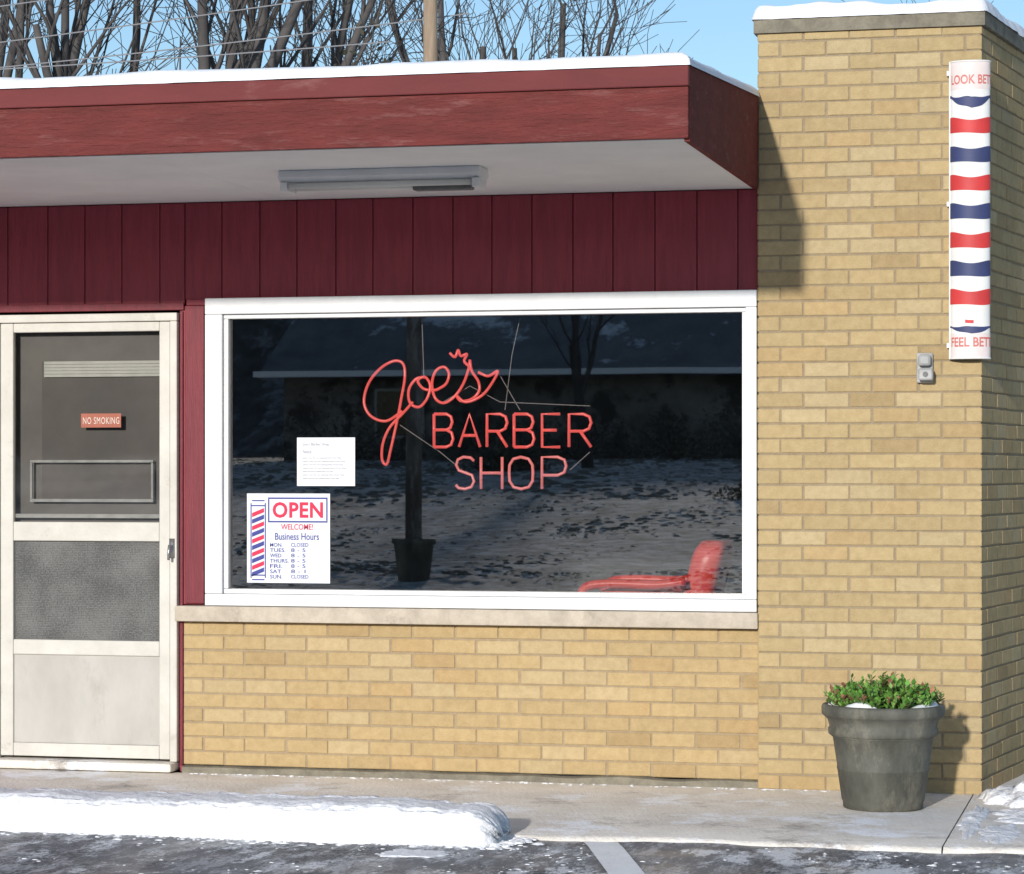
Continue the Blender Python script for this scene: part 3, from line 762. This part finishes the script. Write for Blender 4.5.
def patch(cx, cy, rx, ry, h, z, seed, name="snow_patch", lab="thin melting snow patch on the pavement", m=M_dsnow):
    mb = MB(); nr, na = 14, 90
    for i in range(nr+1):
        r_ = i/nr
        for k in range(na):
            a = 2*math.pi*k/na
            wob = 1+.45*nz(math.cos(a)*1.6+seed, math.sin(a)*1.6, seed)+.32*nz(math.cos(a)*5+seed, math.sin(a)*5, 2)+.25*nz(math.cos(a)*14+seed, math.sin(a)*14, 2)
            x = cx+rx*r_*wob*math.cos(a); y = cy+ry*r_*wob*math.sin(a)
            hh = h*math.sqrt(max(0, 1-r_**2))*(1+.9*nz(x*9, y*9, seed)+.5*nz(x*28, y*28, seed))
            mb.v.append((x, y, z+(hh if i < nr else -.006)))
    for i in range(nr):
        for k in range(na):
            mb.f.append((i*na+k, i*na+(k+1) % na, (i+1)*na+(k+1) % na, (i+1)*na+k)); mb.c.append(None)
    tag(mb.obj(name, m, smooth=True), lab, None, "structure")
patch(-.42, -.22, .30, .34, .07, 0, 1, "snow_pile", "small white snow pile beside the pillar base")
patch(-.34, .25, .24, .45, .10, 0, 2, "snow_pile", "small white snow pile beside the pillar base")
patch(-.74, -.95, .05, .50, .012, 0, 3)
patch(-.38, -.80, .30, .30, .022, 0, 4)
patch(-.62, -1.35, .08, .3, .010, 0, 8)
patch(-2.72, -2.28, .14, .10, .005, -.014, 12)
def crumbs(cnt, fn, name, lab, seed, m=None, vert=.5, k=6, cat="slush"):
    rr = random.Random(seed); mb = MB()
    for i in range(cnt):
        x, y, z, s_ = fn(rr)
        base = len(mb.v); sx_, sy_ = s_*rr.uniform(.8, 2.2), s_*rr.uniform(.5, 1.1); ro = rr.uniform(0, 3)
        for ring, (rr_, hh) in enumerate(((1, -.1), (.8, .45), (.3, .7))):
            for q in range(k):
                a = 2*math.pi*q/k+ro; w_ = rr.uniform(.7, 1.2)
                mb.v.append((x+sx_*rr_*w_*math.cos(a), y+sy_*rr_*w_*math.sin(a), z+s_*hh*vert))
        for ring in range(2):
            for q in range(k):
                mb.f.append((base+ring*k+q, base+ring*k+(q+1) % k, base+(ring+1)*k+(q+1) % k, base+(ring+1)*k+q)); mb.c.append(None)
        mb.f.append(tuple(base+2*k+q for q in range(k))); mb.c.append(None)
    o = mb.obj(name, m or M_dsnow, smooth=True); tag(o, lab, cat, "stuff")
def c1(rr):
    while True:
        x = rr.uniform(-5.5, .6); y = -1.8-1.6*rr.random()
        if nz(x*1.1, y*2.2, 4)+.5*nz(x*4, y*5, 2) > rr.uniform(-.1, .45): break
    return x, y, al(x, y)-.006, rr.uniform(.002, .008)
crumbs(700, c1, "slush_crumbs", "scattered crumbs of frozen slush on the asphalt", 5)
def c2(rr):
    x = rr.uniform(-5.5, -2.35); y = -2.0-abs(rr.gauss(0, .05)); return x, y, al(x, y)-.005, rr.uniform(.004, .014)
crumbs(350, c2, "slush_edge", "broken slush along the foot of the snow bank", 6)
def c2b(rr):
    x = -2.47+rr.gauss(.03, .05); y = -1.85+rr.gauss(0, .1); return x, y, -.014, rr.uniform(.006, .022)
crumbs(90, c2b, "slush_heap", "broken lumps of snow at the end of the bank", 16)
def c4(rr):
    x = rr.uniform(-4.4, -1.4); y = -.05-abs(rr.gauss(0, .03)); return x, y, 0.0, rr.uniform(.003, .010)
crumbs(160, c4, "wall_foot_snow", "bits of old snow along the wall foot", 8)
def lawnpt(lo, hi):
    def fn(rr):
        y = -19.5-37*rr.random()**1.2; w = 10+(-y)*.25
        x = y*.24-9+rr.uniform(-w, w)*.9
        k = (12-y)/45.0
        return x, y, gh(x, y)-.01, rr.uniform(lo, hi)*k*(.5+1.1*abs(nz(x*.3, y*.2, 7))*2)
    return fn
crumbs(14000, lawnpt(.018, .06), "grass_tufts", "tufts of dead grass poking through the snow", 31, M_tuft, .9, 5, "grass")
crumbs(9000, lawnpt(.02, .06), "snow_lumps", "uneven lumps of old snow on the lawn", 32, M_lump, .7, 5, "snow")

# ================================================================ INTERIOR CHAIR
RC = empty("red_chair", (-2.3, .75, .1), "red vinyl armchair standing just inside the window", "chair")
f = MB(); f.box(-2.60, -2.24, .50, 1.0, .66, .85); f.obj("seat", M_vinyl, RC, bevel=.04)
f = MB(); pts = []
for k in range(13):
    s_ = k/12; z = .62+.46*s_
    dx_ = .11*s_; e = 1.0 if s_ < .8 else math.sqrt(max(.02, 1-((s_-.8)/.21)**2))
    th_ = .080*(.55+.45*e); hw = .21*(.6+.4*e)
    ring = []
    for q in range(20):
        a = 2*math.pi*q/20; ca, sa_ = math.cos(a), math.sin(a)
        ring.append((-2.17+dx_+math.copysign(abs(ca)**.5, ca)*th_, .75+math.copysign(abs(sa_)**.4, sa_)*hw, z))
    pts.append(ring)
for ring in pts: f.v += ring
for i in range(12):
    for k in range(20): f.f.append((i*20+k, i*20+(k+1) % 20, (i+1)*20+(k+1) % 20, (i+1)*20+k)); f.c.append(None)
f.f.append(tuple(240+k for k in range(20))); f.c.append(None)
f.obj("backrest", M_vinyl, RC, smooth=True)
for y_ in (.46, 1.02):
    f = MB(); f.tube(smooth_curve([(-2.66, y_, .80), (-2.63, y_, .866), (-2.5, y_, .882), (-2.3, y_, .878), (-2.16, y_, .895)], 5), .022, 10); f.obj("armrest", M_vinyl, RC, smooth=True)
f = MB(); f.tube([(-2.39, .75, .1), (-2.39, .75, .66)], .04, 12); f.lathe([(.26, .101), (.25, .125), (.05, .15)], -2.39, .75, 24); f.obj("pedestal", M_metal, RC)

# ================================================================ TREES
def make_tree_mesh(seed, H=12.0, leaves=False):
    r = random.Random(seed); tr = MB(); cr = MB(); lv = MB()
    def rnd(): return Vector((r.uniform(-1, 1), r.uniform(-1, 1), r.uniform(-1, 1)))
    def grow(p, d, L, rad, lev):
        nseg = (6, 7, 5, 3, 2)[lev]; seg = (8, 6, 4, 3, 3)[lev]
        pts = [p.copy()]; rd = [rad]; dirs = [d.copy()]; q = p.copy(); dd = d.copy()
        for i in range(nseg):
            dd = dd+rnd()*(.06, .11, .2, .25, .3)[lev]+Vector((0, 0, (.06, .13, .10, .06, .02)[lev])); dd.normalize()
            q = q+dd*L/nseg; pts.append(q.copy()); dirs.append(dd.copy()); rd.append(max(.007, rad*(1-(i+1)/nseg*(.40, .62, .8, .8, .8)[lev])))
        (tr if lev == 0 else cr).tube(pts, rd, seg, caps=False)
        if lev >= 4: return
        n = (5, 5, 4, 4)[lev]+(2 if leaves else 0)
        for k in range(n):
            s_ = (.35+.65*(k+.7)/n) if lev == 0 else (.2+.8*(k+r.random())/n)
            f_ = min(nseg-1e-3, s_*nseg); i = int(f_); pp = pts[i].lerp(pts[i+1], f_-i)
            base = dirs[i+1]; side = rnd(); side = side-base*side.dot(base); side.normalize()
            sp = r.uniform(.35, .8) if lev > 0 else r.uniform(.2, .5)
            nd = (base*math.cos(sp)+side*math.sin(sp)).normalized()
            LL = L*r.uniform(.45, .7)*(1.15-.4*s_) if lev else L*r.uniform(1.0, 1.4)*(1.2-.35*s_)
            grow(pp, nd, LL, max(.008, rd[i]*(r.uniform(.5, .72) if lev == 0 else r.uniform(.34, .52))), lev+1)
        if leaves and lev == 3:
            for k in range(8):
                c0 = pts[-1]+rnd()*.3; a = rnd().normalized(); b = a.orthogonal().normalized(); z = r.uniform(.05, .09); kk = r.uniform(.6, 1.4)
                lv.quad([c0-a*z, c0+b*z*.6, c0+a*z, c0-b*z*.6], (.075*kk, .07*kk, .045*kk))
    grow(Vector((0, 0, 0)), Vector((r.uniform(-.06, .06), r.uniform(-.06, .06), 1)).normalized(), H*.38, H*.020, 0)
    return tr, cr, lv
tree_defs = [make_tree_mesh(sd_, H) for sd_, H in ((3, 15.5), (8, 14.5), (15, 15), (29, 14))]
protos = []
def place(u, d):
    t = (u-512)/2710.0; return (-S_*d+C_*t*d, -12+C_*d+S_*t*d)
def first_tree(i, loc, rot, scl, label, lv=False, td=None):
    tr, cr, l = td or tree_defs[i]
    e = empty("bare_tree" if not lv else "brown_leaved_tree", (loc[0], loc[1], -.05), label, "tree", group=None if lv else "bare trees behind the shop")
    e.rotation_euler = (0, 0, rot); e.scale = (scl,)*3
    a = tr.obj("trunk", M_bark, e, smooth=True, local=True); b = cr.obj("crown", M_twig, e, smooth=True, local=True)
    ch = [a, b]
    if lv: ch.append(l.obj("foliage", M_leaf, e, local=True))
    return e, ch
LB = "tall bare winter tree with many fine twigs"
spots = [(10, 46, 0, .0, 1.0), (95, 44, 1, 1.0, 1.05), (200, 42, 2, .5, 1.05), (285, 46, 3, 2.2, 1.05)]
for u, d, i, ro, s_ in spots: protos.append(first_tree(i, place(u, d), ro, s_, LB))
more = [(480, 60, 2, 3.1, 1.2), (1040, 60, 1, .2, 1.0), (545, 72, 3, 2.0, 1.35)]
def copy_tree(i, x, y, z, ro, s_, grp=None):
    src, ch = protos[i]; e = src.copy(); COL.objects.link(e)
    if grp: e["group"] = grp
    e.location = (x, y, z); e.rotation_euler = (0, 0, ro); e.scale = (s_,)*3
    for c_ in ch:
        k = c_.copy(); COL.objects.link(k); k.parent = e
for u, d, i, ro, s_ in more:
    x, y = place(u, d); copy_tree(i, x, y, -.05, ro, s_)
for x, y, i, ro, s_ in ((-27, -50, 0, 1.0, .7), (-16, -70, 3, 1.6, 1.0), (-21.5, -46, 2, 2.0, .6), (-33, -52, 3, 4.0, .7), (-12, -45, 1, .3, .5)):
    copy_tree(i, x, y, gz(x, y)-.1, ro, s_, "bare trees opposite the shop")
first_tree(0, place(368, 38), 0, 1.0, "rounded tree still holding small brown leaves", lv=True, td=make_tree_mesh(41, 7.6, True))

def upole(x, y, zb, h, r, lab, m=None):
    e = empty("utility_pole", (x, y, zb), lab, "utility pole")
    f = MB(); f.tube([(x, y, zb-.1), (x, y, zb+h*.5), (x, y, zb+h)], [r, r*.9, r*.85], 14); f.obj("shaft", m or M_pole, e, smooth=True)
    f = MB(); f.box(x-1.1, x+1.1, y-.06-r, y+.05-r, zb+h-.7, zb+h-.58); f.obj("crossarm", m or M_pole, e)
    return e
ux, uy = place(430.5, 34)
U1 = upole(ux, uy, -.05, 9.6, .105, "weathered wooden utility pole rising behind the roof")
U2 = upole(-9.2, -21, 0, 7.2, .11, "grey wooden utility pole standing beside the snowy lawn", M_oldpole)
TB = empty("tub_planter", (-9.2, -20.95, 0), "dark wide tub planter set around a utility pole", "planter")
f = MB(); f.lathe([(.17, -.03), (.20, .05), (.25, .48), (.28, .50), (.28, .56), (.25, .56), (.12, .54)], -9.2, -21, 24); f.obj("tub", M_pot, TB, smooth=True)
WR = MB()
for z_a, z_b, off in ((7.55, 6.6, 0), (7.2, 6.75, .4), (6.75, 7.4, -.4), (8.3, 7.0, .6)):
    pts = []
    for k in range(25):
        s_ = k/24; pts.append((ux+off+(-26)*s_, uy+off+2*s_, z_a+(z_b-z_a)*s_-1.4*s_*(1-s_)))
    WR.tube(pts, .009, 5)
for z_a, z_b in ((8.9, 9.4), (8.6, 9.0)):
    WR.tube([(ux+30*k/24, uy+2*k/24, z_a+(z_b-z_a)*k/24-2.0*(k/24)*(1-k/24)) for k in range(25)], .009, 5)
WR.obj("overhead_wires", M_wire, U1)

# ================================================================ HOUSE OPPOSITE
hx0, hx1, hy0, hy1, hg = -23.2, -3.0, -66.0, -56.0, 1.7
H = empty("brown_house", ((hx0+hx1)/2, -61, hg), "low dark house with grey shingle roof and white gutter", "house")
f = MB(); f.box(hx0+.5, hx1-.5, hy0+.6, hy1-.6, hg-.6, 3.95); f.obj("wall", M_wallh, H)
f = MB()
f.quad([(hx0, hy1, 3.96), (hx1, hy1, 3.96), (hx1-.2, -61, 7.0), (hx0+.2, -61, 7.0)]); f.quad([(hx1, hy0, 3.96), (hx0, hy0, 3.96), (hx0+.2, -61, 7.0), (hx1-.2, -61, 7.0)])
f.quad([(hx0, hy0, 3.96), (hx0, hy1, 3.96), (hx0+.2, -61, 7.0)]); f.quad([(hx1, hy1, 3.96), (hx1, hy0, 3.96), (hx1-.2, -61, 7.0)])
f.obj("roof", M_roof, H)
f = MB(); f.box(hx0, hx1, hy1+.005, hy1+.45, 3.88, 4.03); f.obj("gutter", M_snow, H)
for x in (-19.5, -8.2):
    w_ = MB(); w_.box(x-.6, x+.6, hy1-.6, hy1-.55, 2.35, 3.5); o = w_.obj("window", M_glassdark, H)
    q = MB()
    for b in ((x-.68, x-.605, 2.27, 3.58), (x+.605, x+.68, 2.27, 3.58)): q.box(b[0], b[1], hy1-.6, hy1-.53, b[2], b[3])
    q.box(x-.60, x+.60, hy1-.6, hy1-.53, 3.505, 3.58); q.box(x-.6, x+.6, hy1-.6, hy1-.53, 2.27, 2.345)
    q.obj("frame", M_grey, o)
def shrub(x, y, r_, s_):
    e = empty("shrub", (x, y, gz(x, y)), "dark twiggy shrub on the snowy lawn", "shrub", group="shrubs on the lawn"); rr = random.Random(s_)
    m = MB(); t_ = MB()
    for i in range(1500):
        v = Vector((rr.gauss(0, 1), rr.gauss(0, 1), abs(rr.gauss(0, 1)))); v.normalize(); v *= r_*rr.uniform(.3, 1.15)*(1+.5*nz(v.x*2, v.y*2, v.z*2+s_))
        c0 = Vector((x, y, gz(x, y)))+Vector((v.x*1.3, v.y, v.z*.8)); a = Vector((rr.uniform(-1, 1), rr.uniform(-1, 1), rr.uniform(-1, 1))).normalized(); b = a.orthogonal(); k = rr.uniform(.5, 1.8)
        m.quad([c0-a*.06, c0+b*.02, c0+a*.06, c0-b*.02], (.14*k, .13*k, .10*k))
    for i in range(14):
        a = rr.uniform(0, 6.28); t_.tube([(x, y, gz(x, y)-.05), (x+r_*.8*math.cos(a), y+r_*.8*math.sin(a), gz(x, y)+r_*.6)], [.03, .01], 4)
    m.obj("leaves", M_leaf, e); t_.obj("stems", M_twig, e)
shrub(-13.5, -44, .7, 1); shrub(-6.8, -36, .6, 2); shrub(-19, -50, 1.5, 3); shrub(-9.4, -52, 1.4, 4); shrub(-14, -53, 1.3, 5); shrub(-16.5, -53.5, 1.2, 6); shrub(-11.5, -53, 1.2, 7)

# ================================================================ LIGHT, WORLD, CAMERA
EL, AZ = math.radians(14.5), math.radians(6.5)
wd = bpy.data.worlds.new("World"); sc.world = wd; wd.use_nodes = True
wt = wd.node_tree; bg = wt.nodes["Background"]
sky = wt.nodes.new("ShaderNodeTexSky"); sky.sky_type = 'NISHITA'; sky.sun_disc = False
sky.sun_elevation = EL; sky.sun_rotation = math.pi+AZ; sky.air_density = 1.0; sky.dust_density = .4; sky.ozone_density = 3.0
wt.links.new(sky.outputs[0], bg.inputs[0]); bg.inputs[1].default_value = .15
ld = bpy.data.lights.new("sun", 'SUN'); ld.energy = 3.8; ld.angle = math.radians(1.8); ld.color = (1, .96, .90)
lo = bpy.data.objects.new("sun", ld); COL.objects.link(lo)
lo.rotation_euler = Vector((math.sin(AZ)*math.cos(EL), math.cos(AZ)*math.cos(EL), -math.sin(EL))).to_track_quat('-Z', 'Y').to_euler()
lo.location = (-5, -30, 15)
cam = bpy.data.cameras.new("camera"); co = bpy.data.objects.new("camera", cam); COL.objects.link(co)
co.location = (0, -12, CAMH); co.rotation_euler = (math.pi/2, 0, TH)
cam.sensor_width = 36; cam.lens = 2710/1024*36; cam.shift_y = 34/1024.0; cam.clip_end = 1000
sc.camera = co
sc.view_settings.view_transform = 'Standard'; sc.view_settings.look = 'None'; sc.view_settings.exposure = 0
